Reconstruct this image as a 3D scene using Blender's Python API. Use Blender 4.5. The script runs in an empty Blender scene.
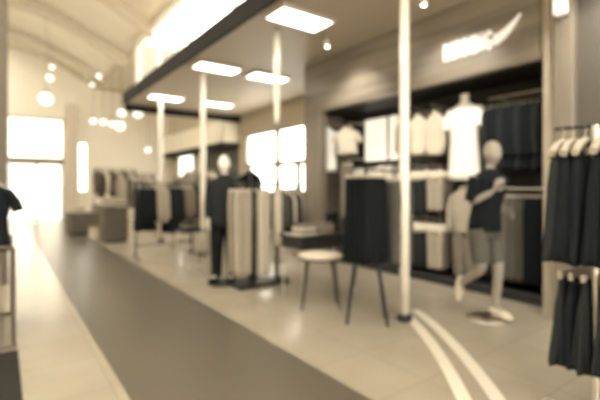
import bpy, math, random
from mathutils import Vector, Matrix
random.seed(7)
PI = math.pi
sc = bpy.context.scene
COL = sc.collection

# ------------------------------------------------------------------ materials
def soft(c, k=.74):
    g = .3*c[0]+.59*c[1]+.11*c[2]
    r, g_, b = (g+(x-g)*k for x in c)
    return (r, g_*1.006, b)
def mat(name, c, rough=0.6, metal=0.0, var=0.12, scale=6.0, bump=0.0, sheen=0.0, coat=0.0, spec=0.5):
    c = soft(c)
    m = bpy.data.materials.new(name); m.use_nodes = True
    nt = m.node_tree; b = nt.nodes['Principled BSDF']
    b.inputs['Roughness'].default_value = rough
    b.inputs['Metallic'].default_value = metal
    b.inputs['Specular IOR Level'].default_value = spec
    b.inputs['Sheen Weight'].default_value = sheen
    b.inputs['Coat Weight'].default_value = coat
    tc = nt.nodes.new('ShaderNodeTexCoord')
    n = nt.nodes.new('ShaderNodeTexNoise'); n.inputs['Scale'].default_value = scale
    n.inputs['Detail'].default_value = 4
    nt.links.new(tc.outputs['Object'], n.inputs['Vector'])
    mx = nt.nodes.new('ShaderNodeMix'); mx.data_type = 'RGBA'
    mx.inputs[6].default_value = tuple(x * (1 - var) for x in c) + (1,)
    mx.inputs[7].default_value = tuple(min(1, x * (1 + var)) for x in c) + (1,)
    nt.links.new(n.outputs['Fac'], mx.inputs[0]); nt.links.new(mx.outputs[2], b.inputs['Base Color'])
    if bump:
        bp = nt.nodes.new('ShaderNodeBump'); bp.inputs['Strength'].default_value = bump
        bp.inputs['Distance'].default_value = 0.01
        nt.links.new(n.outputs['Fac'], bp.inputs['Height']); nt.links.new(bp.outputs['Normal'], b.inputs['Normal'])
    return m

def emit(name, c, s):
    m = bpy.data.materials.new(name); m.use_nodes = True
    nt = m.node_tree; b = nt.nodes['Principled BSDF']
    b.inputs['Base Color'].default_value = (.8, .76, .7, 1)
    b.inputs['Emission Color'].default_value = (*c, 1); b.inputs['Emission Strength'].default_value = s
    return m

def glass(name, c=(.96, .95, .92)):
    m = bpy.data.materials.new(name); m.use_nodes = True
    nt = m.node_tree; nt.nodes.remove(nt.nodes['Principled BSDF'])
    out = nt.nodes['Material Output']
    t = nt.nodes.new('ShaderNodeBsdfTransparent'); t.inputs[0].default_value = (*c, 1)
    g = nt.nodes.new('ShaderNodeBsdfGlossy'); g.inputs['Roughness'].default_value = .02
    mx = nt.nodes.new('ShaderNodeMixShader'); mx.inputs[0].default_value = .06
    nt.links.new(t.outputs[0], mx.inputs[1]); nt.links.new(g.outputs[0], mx.inputs[2])
    nt.links.new(mx.outputs[0], out.inputs['Surface'])
    return m

def tiles(name, c1, c2, seam, size, rough):
    c1, c2, seam = soft(c1), soft(c2), soft(seam)
    m = bpy.data.materials.new(name); m.use_nodes = True
    nt = m.node_tree; b = nt.nodes['Principled BSDF']
    b.inputs['Roughness'].default_value = rough; b.inputs['Specular IOR Level'].default_value = .22
    tc = nt.nodes.new('ShaderNodeTexCoord')
    br = nt.nodes.new('ShaderNodeTexBrick'); br.offset = 0
    br.inputs['Scale'].default_value = 1; br.inputs['Brick Width'].default_value = size
    br.inputs['Row Height'].default_value = size; br.inputs['Mortar Size'].default_value = .004
    br.inputs['Color1'].default_value = (*c1, 1); br.inputs['Color2'].default_value = (*c2, 1)
    br.inputs['Mortar'].default_value = (*seam, 1)
    n = nt.nodes.new('ShaderNodeTexNoise'); n.inputs['Scale'].default_value = 1.6; n.inputs['Detail'].default_value = 6
    nt.links.new(tc.outputs['Object'], br.inputs['Vector']); nt.links.new(tc.outputs['Object'], n.inputs['Vector'])
    mx = nt.nodes.new('ShaderNodeMix'); mx.data_type = 'RGBA'; mx.blend_type = 'MULTIPLY'; mx.inputs[0].default_value = .36  # stone mottle, deepened to stand in for soft floor shadows
    cr = nt.nodes.new('ShaderNodeValToRGB'); cr.color_ramp.elements[0].position = .35; cr.color_ramp.elements[1].position = .65
    cr.color_ramp.elements[0].color = (.72, .70, .67, 1)
    nt.links.new(n.outputs['Fac'], cr.inputs[0])
    nt.links.new(br.outputs['Color'], mx.inputs[6]); nt.links.new(cr.outputs[0], mx.inputs[7])
    nt.links.new(mx.outputs[2], b.inputs['Base Color'])
    mr = nt.nodes.new('ShaderNodeMapRange'); mr.inputs[3].default_value = rough * .7; mr.inputs[4].default_value = rough * 1.4
    nt.links.new(n.outputs['Fac'], mr.inputs[0]); nt.links.new(mr.outputs[0], b.inputs['Roughness'])
    return m

def wood(name, c1, c2, rough, axis=(1, 6, 14)):
    c1, c2 = soft(c1), soft(c2)
    m = bpy.data.materials.new(name); m.use_nodes = True
    nt = m.node_tree; b = nt.nodes['Principled BSDF']; b.inputs['Roughness'].default_value = rough
    tc = nt.nodes.new('ShaderNodeTexCoord'); mp = nt.nodes.new('ShaderNodeMapping'); mp.inputs['Scale'].default_value = axis
    n = nt.nodes.new('ShaderNodeTexNoise'); n.inputs['Scale'].default_value = 1.0; n.inputs['Detail'].default_value = 5
    cr = nt.nodes.new('ShaderNodeValToRGB'); cr.color_ramp.elements[0].color = (*c1, 1); cr.color_ramp.elements[1].color = (*c2, 1)
    cr.color_ramp.elements[0].position = .35; cr.color_ramp.elements[1].position = .65
    nt.links.new(tc.outputs['Object'], mp.inputs[0]); nt.links.new(mp.outputs[0], n.inputs['Vector'])
    nt.links.new(n.outputs['Fac'], cr.inputs[0]); nt.links.new(cr.outputs[0], b.inputs['Base Color'])
    return m

M = {}
M['floor'] = tiles('pale stone tile', (.42, .35, .25), (.39, .325, .23), (.31, .26, .19), .6, .21)
M['aisle'] = mat('taupe aisle flooring', (.125, .100, .066), rough=.32, var=.10, scale=40, spec=.3)
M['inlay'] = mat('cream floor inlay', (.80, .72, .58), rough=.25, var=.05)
M['mat'] = mat('charcoal floor mat', (.035, .032, .028), rough=.9, var=.3, scale=60, bump=.4, spec=.1)
M['canopy'] = mat('tan painted ceiling', (.50, .41, .29), rough=.55, var=.05, scale=2)
M['beam'] = mat('dark bronze board', (.020, .018, .014), rough=.7, var=.15, spec=.15)
M['hall'] = mat('cream plaster', (.80, .71, .55), rough=.8, var=.10, scale=1.2)
M['rib'] = mat('tan painted rib', (.60, .51, .37), rough=.7, var=.1)
M['endwall'] = mat('cream wall paint', (.82, .75, .60), rough=.8, var=.06, scale=1.5)
M['sidewall'] = mat('beige wall paint', (.56, .46, .33), rough=.8, var=.06, scale=1.5)
M['pilaster'] = wood('taupe laminate', (.17, .135, .092), (.23, .185, .128), .4, (3, 3, .6))
M['palepil'] = mat('sand painted panel', (.36, .29, .20), rough=.5, var=.08)
M['fascia'] = wood('smoked oak fascia', (.16, .128, .088), (.27, .22, .155), .33, (1, .5, 9))
M['backdark'] = mat('black brown panel', (.022, .021, .020), rough=.6, var=.2)
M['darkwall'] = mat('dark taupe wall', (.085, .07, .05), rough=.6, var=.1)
M['plinth'] = mat('black plinth laminate', (.016, .016, .016), rough=.45, var=.2)
M['chrome'] = mat('brushed steel', (.72, .66, .56), rough=.28, metal=1, var=.12, scale=14)
M['column'] = mat('polished pale column', (.86, .78, .64), rough=.16, var=.14, scale=5, coat=.5)
M['darkmetal'] = mat('dark steel', (.03, .03, .03), rough=.4, metal=.6, var=.2)
M['brownmetal'] = mat('bronze metal', (.16, .12, .08), rough=.4, metal=.5, var=.2)
M['frame'] = mat('bronze door frame', (.30, .24, .16), rough=.5, var=.1)
M['glass'] = glass('clear glass'); M['tint'] = glass('tinted door glass', (.68, .66, .61))
M['lamp'] = emit('lit diffuser', (1, .93, .82), 2.6)
M['globe'] = emit('lit globe', (1, .94, .84), .7)
M['spot'] = emit('lit spot lens', (1, .93, .8), 4.0)
M['sign'] = emit('lit sign face', (1, .95, .86), .16)
M['lightbox'] = emit('lit graphic panel', (1, .90, .74), .34)
def fabric(n, c, v=.2): M[n] = mat(n + ' fabric', c, rough=.9, var=v, scale=30, bump=.25, sheen=.0, spec=.25)
fabric('black', (.005, .008, .011)); fabric('charcoal', (.015, .018, .020)); fabric('grey', (.095, .087, .070))
fabric('taupe', (.19, .155, .11)); fabric('beige', (.36, .30, .215)); fabric('cream', (.62, .54, .41)); fabric('white', (.90, .86, .78), .04)
fabric('brown', (.085, .066, .045))
M['hanger'] = mat('pale wood hanger', (.50, .43, .32), rough=.5, var=.1)
M['body_white'] = mat('white mannequin shell', (.86, .80, .68), rough=.35, var=.03)
M['body_grey'] = mat('stone mannequin shell', (.29, .25, .19), rough=.45, var=.05)
M['tabletop'] = mat('black table laminate', (.02, .021, .022), rough=.35, var=.2)
M['seat'] = mat('cream seat vinyl', (.68, .58, .43), rough=.5, var=.05)
M['brownwood'] = wood('walnut legs', (.055, .04, .026), (.09, .066, .042), .45, (8, 8, 1))
M['cardboard'] = mat('taupe display cube', (.115, .09, .06), rough=.6, var=.1)

# ------------------------------------------------------------------ mesh builder
class MB:
    def __init__(s): s.v = []; s.f = []; s.sm = []
    def add(s, vs, fs, smooth=False):
        o = len(s.v); s.v += [tuple(v) for v in vs]
        for f in fs: s.f.append([i + o for i in f]); s.sm.append(smooth)
        return s
    def box(s, x0, x1, y0, y1, z0, z1, bv=0.0):
        if bv <= 0:
            vs = [(x, y, z) for x in (x0, x1) for y in (y0, y1) for z in (z0, z1)]
            return s.add(vs, [(0, 1, 3, 2), (4, 6, 7, 5), (0, 4, 5, 1), (2, 3, 7, 6), (0, 2, 6, 4), (1, 5, 7, 3)])
        b = min(bv, (x1-x0)/2.01, (y1-y0)/2.01, (z1-z0)/2.01)
        def ring(i, z): return [(x0+i, y0+b, z), (x0+b, y0+i, z), (x1-b, y0+i, z), (x1-i, y0+b, z), (x1-i, y1-b, z), (x1-b, y1-i, z), (x0+b, y1-i, z), (x0+i, y1-b, z)]
        vs = []
        for z, i in ((z0, b*.5), (z0+b*.5, 0), (z1-b*.5, 0), (z1, b*.5)): vs += ring(i, z)
        fs = [tuple(range(7, -1, -1)), tuple(range(24, 32))]
        for r in range(3):
            for k in range(8): fs.append((r*8+k, r*8+(k+1) % 8, r*8+8+(k+1) % 8, r*8+8+k))
        return s.add(vs, fs)
    def tube(s, pts, rad, n=12, cap=True, flat=1.0):
        pts = [Vector(p) for p in pts]
        if not hasattr(rad, '__len__'): rad = [rad] * len(pts)
        vs = []; fs = []; prev = None
        for i, p in enumerate(pts):
            t = (pts[min(i+1, len(pts)-1)] - pts[max(i-1, 0)]).normalized()
            if prev is None:
                a = Vector((0, 0, 1)) if abs(t.z) < .9 else Vector((1, 0, 0))
                u = t.cross(a).normalized()
            else:
                u = (prev - t * prev.dot(t)).normalized()
            prev = u; w = t.cross(u)
            for k in range(n):
                an = 2*PI*k/n; vs.append(p + (u*math.cos(an) + w*math.sin(an)*flat) * rad[i])
        for i in range(len(pts)-1):
            for k in range(n): fs.append((i*n+k, i*n+(k+1) % n, (i+1)*n+(k+1) % n, (i+1)*n+k))
        s.add(vs, fs, True)
        if cap:
            m = len(pts)-1
            s.add(vs[:n], [tuple(range(n-1, -1, -1))]); s.add(vs[m*n:], [tuple(range(n))])
        return s
    def lathe(s, prof, cx=0, cy=0, n=24, sx=1, sy=1):
        vs = []; fs = []
        for r, z in prof:
            for k in range(n): vs.append((cx + sx*r*math.cos(2*PI*k/n), cy + sy*r*math.sin(2*PI*k/n), z))
        for i in range(len(prof)-1):
            for k in range(n): fs.append((i*n+k, i*n+(k+1) % n, (i+1)*n+(k+1) % n, (i+1)*n+k))
        fs.append(tuple(range(n-1, -1, -1))); fs.append(tuple(range((len(prof)-1)*n, len(prof)*n)))
        return s.add(vs, fs, True)
    def ball(s, c, rx, ry=None, rz=None, n=16):
        ry = ry or rx; rz = rz or rx
        prof = [(math.sin(PI*i/n), -math.cos(PI*i/n)) for i in range(n+1)]
        prof[0] = (.001, -1); prof[-1] = (.001, 1)
        vs = []; fs = []
        for r, z in prof:
            for k in range(n): vs.append((c[0]+rx*r*math.cos(2*PI*k/n), c[1]+ry*r*math.sin(2*PI*k/n), c[2]+rz*z))
        for i in range(n):
            for k in range(n): fs.append((i*n+k, i*n+(k+1) % n, (i+1)*n+(k+1) % n, (i+1)*n+k))
        return s.add(vs, fs, True)
    def mesh(s, name, m):
        me = bpy.data.meshes.new(name); me.from_pydata(s.v, [], s.f)
        for p, q in zip(me.polygons, s.sm): p.use_smooth = q
        me.materials.append(m); me.update(); return me
    def build(s, name, m, parent=None, loc=(0, 0, 0), rot=0):
        return put(name, s.mesh(name, m), parent, loc, rot)

def put(name, me, parent=None, loc=(0, 0, 0), rot=0):
    o = bpy.data.objects.new(name, me); COL.objects.link(o)
    o.location = loc; o.rotation_euler = (0, 0, rot); o.parent = parent
    return o
def tag(o, label, cat, group=None):
    o['label'] = label; o['category'] = cat
    if group: o['group'] = group
    return o
def thing(name, label, cat, loc=(0, 0, 0), rot=0, group=None):
    o = bpy.data.objects.new(name, None); COL.objects.link(o)
    o.location = loc; o.rotation_euler = (0, 0, rot); o.empty_display_size = .05
    return tag(o, label, cat, group)
def struct(o, label=None, cat=None):
    o['kind'] = 'structure'
    if label: o['label'] = label
    if cat: o['category'] = cat
    return o
def copy_tree(o, parent=None):
    c = o.copy(); COL.objects.link(c); c.parent = parent
    for ch in list(o.children): copy_tree(ch, c)
    return c
ORD = ['first', 'second', 'third', 'fourth', 'fifth', 'sixth', 'seventh', 'eighth', 'ninth', 'tenth', 'eleventh', 'twelfth', 'thirteenth', 'fourteenth', 'fifteenth']

# ------------------------------------------------------------------ the setting
ZC = 3.62            # shop canopy ceiling
XB = 2.70            # hall-side edge of the canopy
XW = 6.20            # far side wall
XF = 4.60            # shop front
YE = 18.5            # end wall
def s_box(name, m, *a, label=None, cat=None, bv=0): return struct(MB().box(*a, bv=bv).build(name, m), label, cat)

s_box('floor', M['floor'], -3.2, 6.6, -6.2, 20.5, -.12, 0, label='pale glossy stone tile floor across the shop', cat='floor')
s_box('floor_aisle', M['aisle'], .66, 1.89, -6, YE-.05, .001, .004, label='dark taupe aisle strip running to the bright doors', cat='floor')
# two curved cream bands let into the floor from the near column
def band(pts, w):
    mb = MB(); P = []
    n = 26
    for i in range(n+1):
        t = i/n; a, b, c = [Vector(p) for p in pts]
        P.append(a*(1-t)**2 + b*2*t*(1-t) + c*t*t)
    vs = []; fs = []
    for i, p in enumerate(P):
        d = (P[min(i+1, n)]-P[max(i-1, 0)]).normalized(); q = Vector((-d.y, d.x))*w/2
        for z in (.001, .005):
            vs += [(p.x+q.x, p.y+q.y, z), (p.x-q.x, p.y-q.y, z)]
    for i in range(n):
        a = i*4; b = a+4
        fs += [(a+2, a+3, b+3, b+2), (a, b, b+1, a+1), (a, a+2, b+2, b), (a+1, b+1, b+3, a+3)]
    return mb.add(vs, fs)
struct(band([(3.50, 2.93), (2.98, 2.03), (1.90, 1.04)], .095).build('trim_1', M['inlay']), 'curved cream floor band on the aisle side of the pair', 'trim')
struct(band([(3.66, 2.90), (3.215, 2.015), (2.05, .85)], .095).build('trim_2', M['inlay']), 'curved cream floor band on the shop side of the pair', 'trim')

# canopy over the shops: tan soffit with dark bronze boards on its two open edges
s_box('ceiling_canopy', M['canopy'], XB, XW, -6.0, 11.8, ZC, ZC+.20, label='flat tan canopy ceiling above the clothes racks', cat='ceiling')
s_box('trim_3', M['beam'], XB-.05, XB, -6.0, 11.85, ZC-.02, ZC+.27, label='long dark bronze board edging the canopy above the aisle', cat='trim')
s_box('trim_4', M['beam'], XB, XW, 11.8, 11.86, ZC-.20, ZC+.24, label='dark bronze board on the end of the canopy', cat='trim')

# the tall hall: curved ceiling, ribs, clerestory, skylight
def arc(x): return 5.35 + 1.15*math.sin(PI*min(1, max(0, (3.1-x)/6.2)))
vs = []; fs = []; NX = 24
def ceil_strip(x0, x1, name, lab):
    mb = MB(); n = 10
    vs = []
    for i in range(n+1):
        x = x0+(x1-x0)*i/n; z = arc(x)
        for y in (-6.2, YE+.3): vs += [(x, y, z), (x, y, z+.15)]
    fs = []
    for i in range(n):
        a = i*4; b = a+4
        fs += [(a, a+2, b+2, b), (a+1, b+1, b+3, a+3), (a, b, b+1, a+1), (a+2, a+3, b+3, b+2)]
    fs += [(0, 1, 3, 2), (n*4, n*4+2, n*4+3, n*4+1)]
    return struct(mb.add(vs, fs, True).build(name, M['hall']), lab, 'ceiling')
ceil_strip(-.25, 3.15, 'ceiling_hall', 'curved cream hall ceiling on the shop side of the skylight')
ceil_strip(-3.2, -2.5, 'ceiling_hall.001', 'curved cream hall ceiling beyond the skylight')
k = 0
for y in (-4.4, -1.4, 1.6, 4.6, 7.6, 10.6, 13.6, 16.6):
    mb = MB(); vs = []; fs = []; n = 20
    for i in range(n+1):
        x = -3.2 + 6.3*i/n; z = arc(x)
        for yy in (y-.16, y+.16): vs += [(x, yy, z-.22), (x, yy, z+.02)]
    for i in range(n):
        a = i*4; b = a+4
        fs += [(a, a+2, b+2, b), (a+1, b+1, b+3, a+3), (a, b, b+1, a+1), (a+2, a+3, b+3, b+2)]
    fs += [(0, 1, 3, 2), (n*4, n*4+2, n*4+3, n*4+1)]
    struct(mb.add(vs, fs).build('trim_%d' % (5+k), M['rib']), 'tan rib crossing the hall ceiling, %s from the end doors' % ORD[7-k], 'trim'); k += 1
sky = struct(bpy.data.objects.new('window_1', None), 'long out-of-view skylight along the crown of the hall ceiling, widened for daylight', 'window'); COL.objects.link(sky)  # skylight kept out of view and widened to add daylight
mb = MB()
for y in [-6+1.5*i for i in range(17)]: mb.box(-2.52, -.23, y-.03, y+.03, 6.5, 6.6)
for x in (-2.5, -1.4, -.25): mb.box(x-.04, x+.04, -6.2, YE, 6.42, 6.6)
mb.build('window_frame', M['frame'], sky)
MB().box(-2.5, -.25, -6.2, YE, 6.61, 6.62).build('pane', M['glass'], sky)
# clerestory above the canopy
s_box('wall_upper', M['hall'], 3.0, 3.12, -6.2, 11.8, ZC+.2, 4.12, label='low cream upstand under the high side windows', cat='wall')
cl = struct(bpy.data.objects.new('window_2', None), 'band of bright high side windows above the canopy', 'window'); COL.objects.link(cl)
mb = MB()
for y in [-6+2.0*i for i in range(10)]+[11.75]: mb.box(3.02, 3.10, y-.035, y+.035, 4.12, 5.36)
mb.box(3.02, 3.10, -6.2, 11.8, 5.26, 5.40); mb.box(3.02, 3.10, -6.2, 11.8, 4.10, 4.16)
mb.build('window_frame', M['endwall'], cl)
MB().box(3.055, 3.065, -6.2, 11.8, 4.15, 5.3).build('pane', M['glass'], cl)
# beyond the canopy the hall widens
s_box('ceiling_far', M['hall'], 3.0, XW+.1, 11.8, YE+.3, 5.4, 5.55, label='flat cream ceiling beyond the canopy', cat='ceiling')
gw = struct(bpy.data.objects.new('window_5', None), 'high glazed screen standing on the canopy end', 'window'); COL.objects.link(gw)
mb = MB()
for x in (3.02, 4.1, 5.2, 6.2): mb.box(x, x+.07, 11.80, 11.88, ZC+.24, 5.4)
mb.box(3.02, XW+.1, 11.80, 11.88, ZC+.24, ZC+.30); mb.box(3.02, XW+.1, 11.80, 11.88, 5.3, 5.4)
mb.build('window_frame', M['endwall'], gw)
MB().box(3.05, XW+.05, 11.835, 11.845, ZC+.28, 5.35).build('pane', M['glass'], gw)

# end wall with the doorway
mb = MB()
mb.box(-3.2, .14, YE, YE+.25, 0, 6.7); mb.box(1.98, 2.47, YE, YE+.25, 0, 6.7); mb.box(2.80, XW+.2, YE, YE+.25, 0, 6.7)
mb.box(.14, 1.98, YE, YE+.25, 4.0, 6.7); mb.box(2.47, 2.80, YE, YE+.25, 3.1, 6.7); mb.box(2.47, 2.80, YE, YE+.25, 0, 1.2)
struct(mb.build('wall_end', M['endwall']), 'cream end wall around the bright doors', 'wall')
s_box('trim_13', M['rib'], 1.98, 2.40, YE-.22, YE, 0, 4.6, label='tan pilaster beside the bright end doors', cat='trim')
dr = struct(bpy.data.objects.new('door_1', None), 'bright glazed double entrance doors with tall transom at the end of the aisle', 'door'); COL.objects.link(dr)
mb = MB()
for x in (.14, 1.92): mb.box(x, x+.06, YE+.05, YE+.15, 0, 4.0)
mb.box(.14, 1.98, YE+.05, YE+.15, 2.28, 2.48); mb.box(.14, 1.98, YE+.05, YE+.15, 3.94, 4.0)
mb.build('door_frame', M['frame'], dr)
for i, x in enumerate((.21, 1.06)):
    lf = MB(); w = .85
    lf.box(x, x+.05, YE+.08, YE+.12, .02, 2.29); lf.box(x+w-.05, x+w, YE+.08, YE+.12, .02, 2.29)
    lf.box(x, x+w, YE+.08, YE+.12, .02, .12); lf.box(x, x+w, YE+.08, YE+.12, 2.2, 2.29)
    l = lf.build('door_leaf', M['frame'], dr)
    MB().box(x+.05, x+w-.05, YE+.097, YE+.103, .12, 2.2).build('pane', M['tint'], l)
    hx = x+w-.1 if i == 0 else x+.1
    MB().tube([(hx, YE+.03, .8), (hx, YE+.03, 1.3)], .014).build('door_handle', M['chrome'], l)
MB().box(.2, 1.92, YE+.097, YE+.103, 2.48, 3.94).build('pane', M['tint'], dr)
def win(name, label, frame, pane):
    w = struct(bpy.data.objects.new(name, None), label, 'window'); COL.objects.link(w)
    frame.build('window_frame', M['frame'], w); pane.build('pane', M['glass'], w)
mb = MB(); mb.box(2.47, 2.51, YE+.05, YE+.15, 1.2, 3.1).box(2.76, 2.80, YE+.05, YE+.15, 1.2, 3.1)
win('window_3', 'tall slit window beside the bright end doors', mb, MB().box(2.5, 2.77, YE+.097, YE+.103, 1.2, 3.1))

# side wall beyond the shop, with the bright display window
wy0, wy1, wz0, wz1 = 7.9, 11.55, 1.18, 2.98
mb = MB()
mb.box(XW, XW+.2, 1.4, wy0, 0, 5.6); mb.box(XW, XW+.2, wy1, YE, 0, 5.6)
mb.box(XW, XW+.2, wy0, wy1, 0, wz0); mb.box(XW, XW+.2, wy0, wy1, wz1, 5.6)
struct(mb.build('wall_side', M['sidewall']), 'beige side wall around the big bright window', 'wall')
mb = MB()
for y in (wy0, 9.62, wy1-.08): mb.box(XW+.03, XW+.13, y, y+.08, wz0, wz1)
mb.box(XW+.03, XW+.13, wy0, wy1, wz1-.06, wz1); mb.box(XW+.03, XW+.13, wy0, wy1, wz0, wz0+.06)
mb.box(XW+.03, XW+.13, wy0, wy1, 1.93, 2.07); mb.box(XW+.03, XW+.13, 8.62, 8.78, wz0, 1.93)
win('window_4', 'big bright display window in the side wall behind the racks', mb, MB().box(XW+.077, XW+.083, wy0, wy1, wz0, wz1))
# next shop's canopy on the same wall
s_box('trim_14', M['beam'], XW-.55, XW, 11.9, 18.2, 2.62, 2.78, label='dark edge board of the further shop front', cat='trim')
s_box('trim_15', M['hall'], XW-.5, XW, 11.9, 18.2, 2.78, 3.5, label='cream fascia of the further shop front', cat='trim')
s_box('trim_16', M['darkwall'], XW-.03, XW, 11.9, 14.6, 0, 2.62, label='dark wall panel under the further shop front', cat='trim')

# near shop: recess, fascia, pilasters
YR, YL = 1.97, 6.14
s_box('wall_shop', M['backdark'], 5.50, 5.60, 1.66, YL, 0, 2.95, label='dark back wall of the shop recess', cat='wall')
s_box('ceiling_shop', M['backdark'], XF+.1, 5.5, YR, YL-.02, 2.72, 2.80, label='dark ceiling of the shop recess', cat='ceiling')
s_box('wall_return', M['pilaster'], XF+.05, XW, YL-.02, YL+.06, 0, ZC, label='taupe side return of the shop recess', cat='wall')
s_box('trim_17', M['fascia'], XF, XF+.12, YR-.02, YL+.06, 2.70, ZC, label='smoked oak fascia board behind the lit sign', cat='trim', bv=.01)
s_box('trim_18', M['pilaster'], XF-.01, XF+.16, 5.72, YL+.06, 0, 2.70, label='taupe pilaster at the window end of the shop front', cat='trim', bv=.01)
s_box('trim_19', M['palepil'], XF-.05, 5.5, 1.84, YR, 0, ZC, label='pale narrow pilaster at the near end of the fascia', cat='trim', bv=.01)
s_box('trim_20', M['pilaster'], XF-.12, 5.5, 1.66, 1.84, 0, ZC, label='broad taupe pilaster carrying the glowing light spill box', cat='trim', bv=.01)
s_box('wall_near', M['darkwall'], XF, XF+.1, -6.0, 1.66, 0, ZC, label='dark taupe wall behind the near rack', cat='wall')
s_box('baseboard_shop', M['plinth'], 4.90, 5.5, YR, YL-.02, 0, .11, label='black plinth along the foot of the shop display', cat='plinth', bv=.01)
# enclosing hall walls out of view
s_box('wall_left', M['hall'], -3.3, -3.2, -6.2, YE+.2, 0, 5.5, label='cream hall wall on the far side of the aisle', cat='wall')
mb = MB(); mb.box(-3.3, 6.4, -6.3, -6.2, 0, .5); mb.box(-3.3, 6.4, -6.3, -6.2, 4.2, 6.7)
for x in (-3.3, -.3, 3.0, 6.2): mb.box(x, x+.25, -6.3, -6.2, .5, 4.2)  # openings left in the unseen wall to add frontal sky light
struct(mb.build('wall_back', M['hall']), 'cream hall wall behind the viewpoint with big openings added for sky fill', 'wall')
s_box('trim_21', mat('brown hall pier', (.15, .115, .075), rough=.7), -.75, .066, 7.0, 7.5, 0, 6.45, label='tan hall pier on the far side of the aisle', cat='trim', bv=.02)

# ------------------------------------------------------------------ columns
def column(x, y, r, lab):
    t = struct(bpy.data.objects.new('column', None), lab, 'column'); COL.objects.link(t); t.location = (x, y, 0)
    MB().lathe([(r, .05), (r, 1.1), (r*1.04, 1.11), (r*1.04, 1.16), (r, 1.17), (r, 2.5), (r*1.03, 2.51), (r*1.03, 2.55), (r, 2.56), (r, ZC)], n=28).build('shaft', M['column'], t)
    MB().lathe([(r*1.5, 0), (r*1.5, .04), (r*1.1, .07), (r*.9, .07)], n=28).build('base', M['darkmetal'], t)
    MB().lathe([(r*1.05, ZC-.05), (r*1.35, ZC-.03), (r*1.35, ZC)], n=28).build('collar', M['chrome'], t)
column(3.30, 2.74, .050, 'slim pale column nearest the curved floor bands')
t = struct(bpy.data.objects.new('column', None), 'slim steel column with a thicker, paler upper part behind the pale clothes rack', 'column'); COL.objects.link(t); t.location = (3.20, 4.97, 0)
MB().lathe([(.026, .05), (.026, 2.45), (.02, 2.46)], n=24).build('shaft', M['brownmetal'], t)
MB().lathe([(.027, 2.25), (.036, 2.35), (.050, 2.75), (.052, 3.1), (.048, ZC)], n=28).build('sleeve', M['column'], t)  # upper length, thicker and paler than the shaft below
MB().lathe([(.09, 0), (.09, .03), (.04, .06), (.02, .07)], n=28).build('base', M['darkmetal'], t)
column(3.20, 7.65, .055, 'slim pale column behind the dark clothed mannequin')
column(3.20, 10.3, .055, 'slim pale column near the end of the canopy')

# ------------------------------------------------------------------ lamps
def ceiling_light(x, y, lab, w=.80, d=.42):
    t = thing('ceiling_light', lab, 'ceiling light', (x, y, ZC), 0, 'flat canopy ceiling lights')
    mb = MB(); a, b = w/2, d/2
    mb.box(-a-.03, a+.03, -b-.03, -b, -.05, 0).box(-a-.03, a+.03, b, b+.03, -.05, 0).box(-a-.03, -a, -b, b, -.05, 0).box(a, a+.03, -b, b, -.05, 0)
    mb.build('frame', M['canopy'], t)
    MB().box(-a, a, -b, b, -.045, -.02).build('diffuser', M['lamp'], t)
ceiling_light(3.22, 4.43, 'large lit ceiling panel nearest the oak fascia')
ceiling_light(3.27, 7.16, 'lit ceiling panel near the dark canopy edge, second from the front')
ceiling_light(4.40, 7.17, 'lit ceiling panel partly behind a slim column, nearer the side window')
ceiling_light(3.33, 10.3, 'lit ceiling panel above the farthest slim column')
ceiling_light(4.73, 10.3, 'farthest lit ceiling panel, on the side window side')
ceiling_light(3.30, 1.50, 'added out-of-view lit ceiling panel overhead by the near rack')  # out-of-view panel continuing the row, added for more light
ceiling_light(3.30, -1.4, 'added unseen lit ceiling panel behind the viewpoint')  # another unseen panel, added for its light

def track_spot(x, y, lab):
    t = thing('spotlight', lab, 'spotlight', (x, y, ZC), 0, 'small canopy spotlights')
    MB().lathe([(.035, -.012), (.04, -.01), (.04, 0), (.03, 0)], n=16).tube([(0, 0, -.01), (0, 0, -.06)], .008).build('bracket', M['chrome'], t)
    MB().lathe([(.03, -.19), (.042, -.17), (.04, -.08), (.025, -.06), (.01, -.055)], n=18).build('housing', M['chrome'], t)
    MB().lathe([(.006, -.205), (.026, -.196), (.030, -.19), (.006, -.185)], n=18).build('lens', M['spot'], t)
def lamp_in(x, y, z, aim, e):
    l = bpy.data.lights.new('spot_bulb', 'SPOT'); l.energy = e; l.color = (1, .94, .84); l.spot_size = 1.7; l.spot_blend = .8; l.shadow_soft_size = .05
    o = bpy.data.objects.new('spot_bulb', l); COL.objects.link(o); o.location = (x, y, z)
    o.rotation_euler = (Vector(aim)-Vector((x, y, z))).to_track_quat('-Z', 'Y').to_euler()
for y in (1.25, 2.96, 4.68): lamp_in(3.9, y, ZC-.22, (5.2, y+.2, 1.4), 45)  # nearest bulb belongs to the added, unseen spotlight
track_spot(3.9, 1.25, 'added out-of-view ceiling spotlight above the near rack')  # unseen spotlight added to brighten the wall display
track_spot(3.9, 4.68, 'small ceiling spotlight hanging by the big lit panel')
track_spot(3.9, 2.96, 'small ceiling spotlight above the sign')
t = thing('spill_box', 'small glowing box imitating light spill high on the taupe pilaster', 'light spill', (XF-.12, 1.75, 3.13))  # glowing box added in place of downlight spill on the pilaster
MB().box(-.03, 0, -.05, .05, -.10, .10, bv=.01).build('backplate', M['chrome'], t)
MB().box(-.09, -.025, -.06, .06, -.085, .085, bv=.015).build('spill_face', emit('glowing light spill', (1, .92, .8), .3), t)
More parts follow.
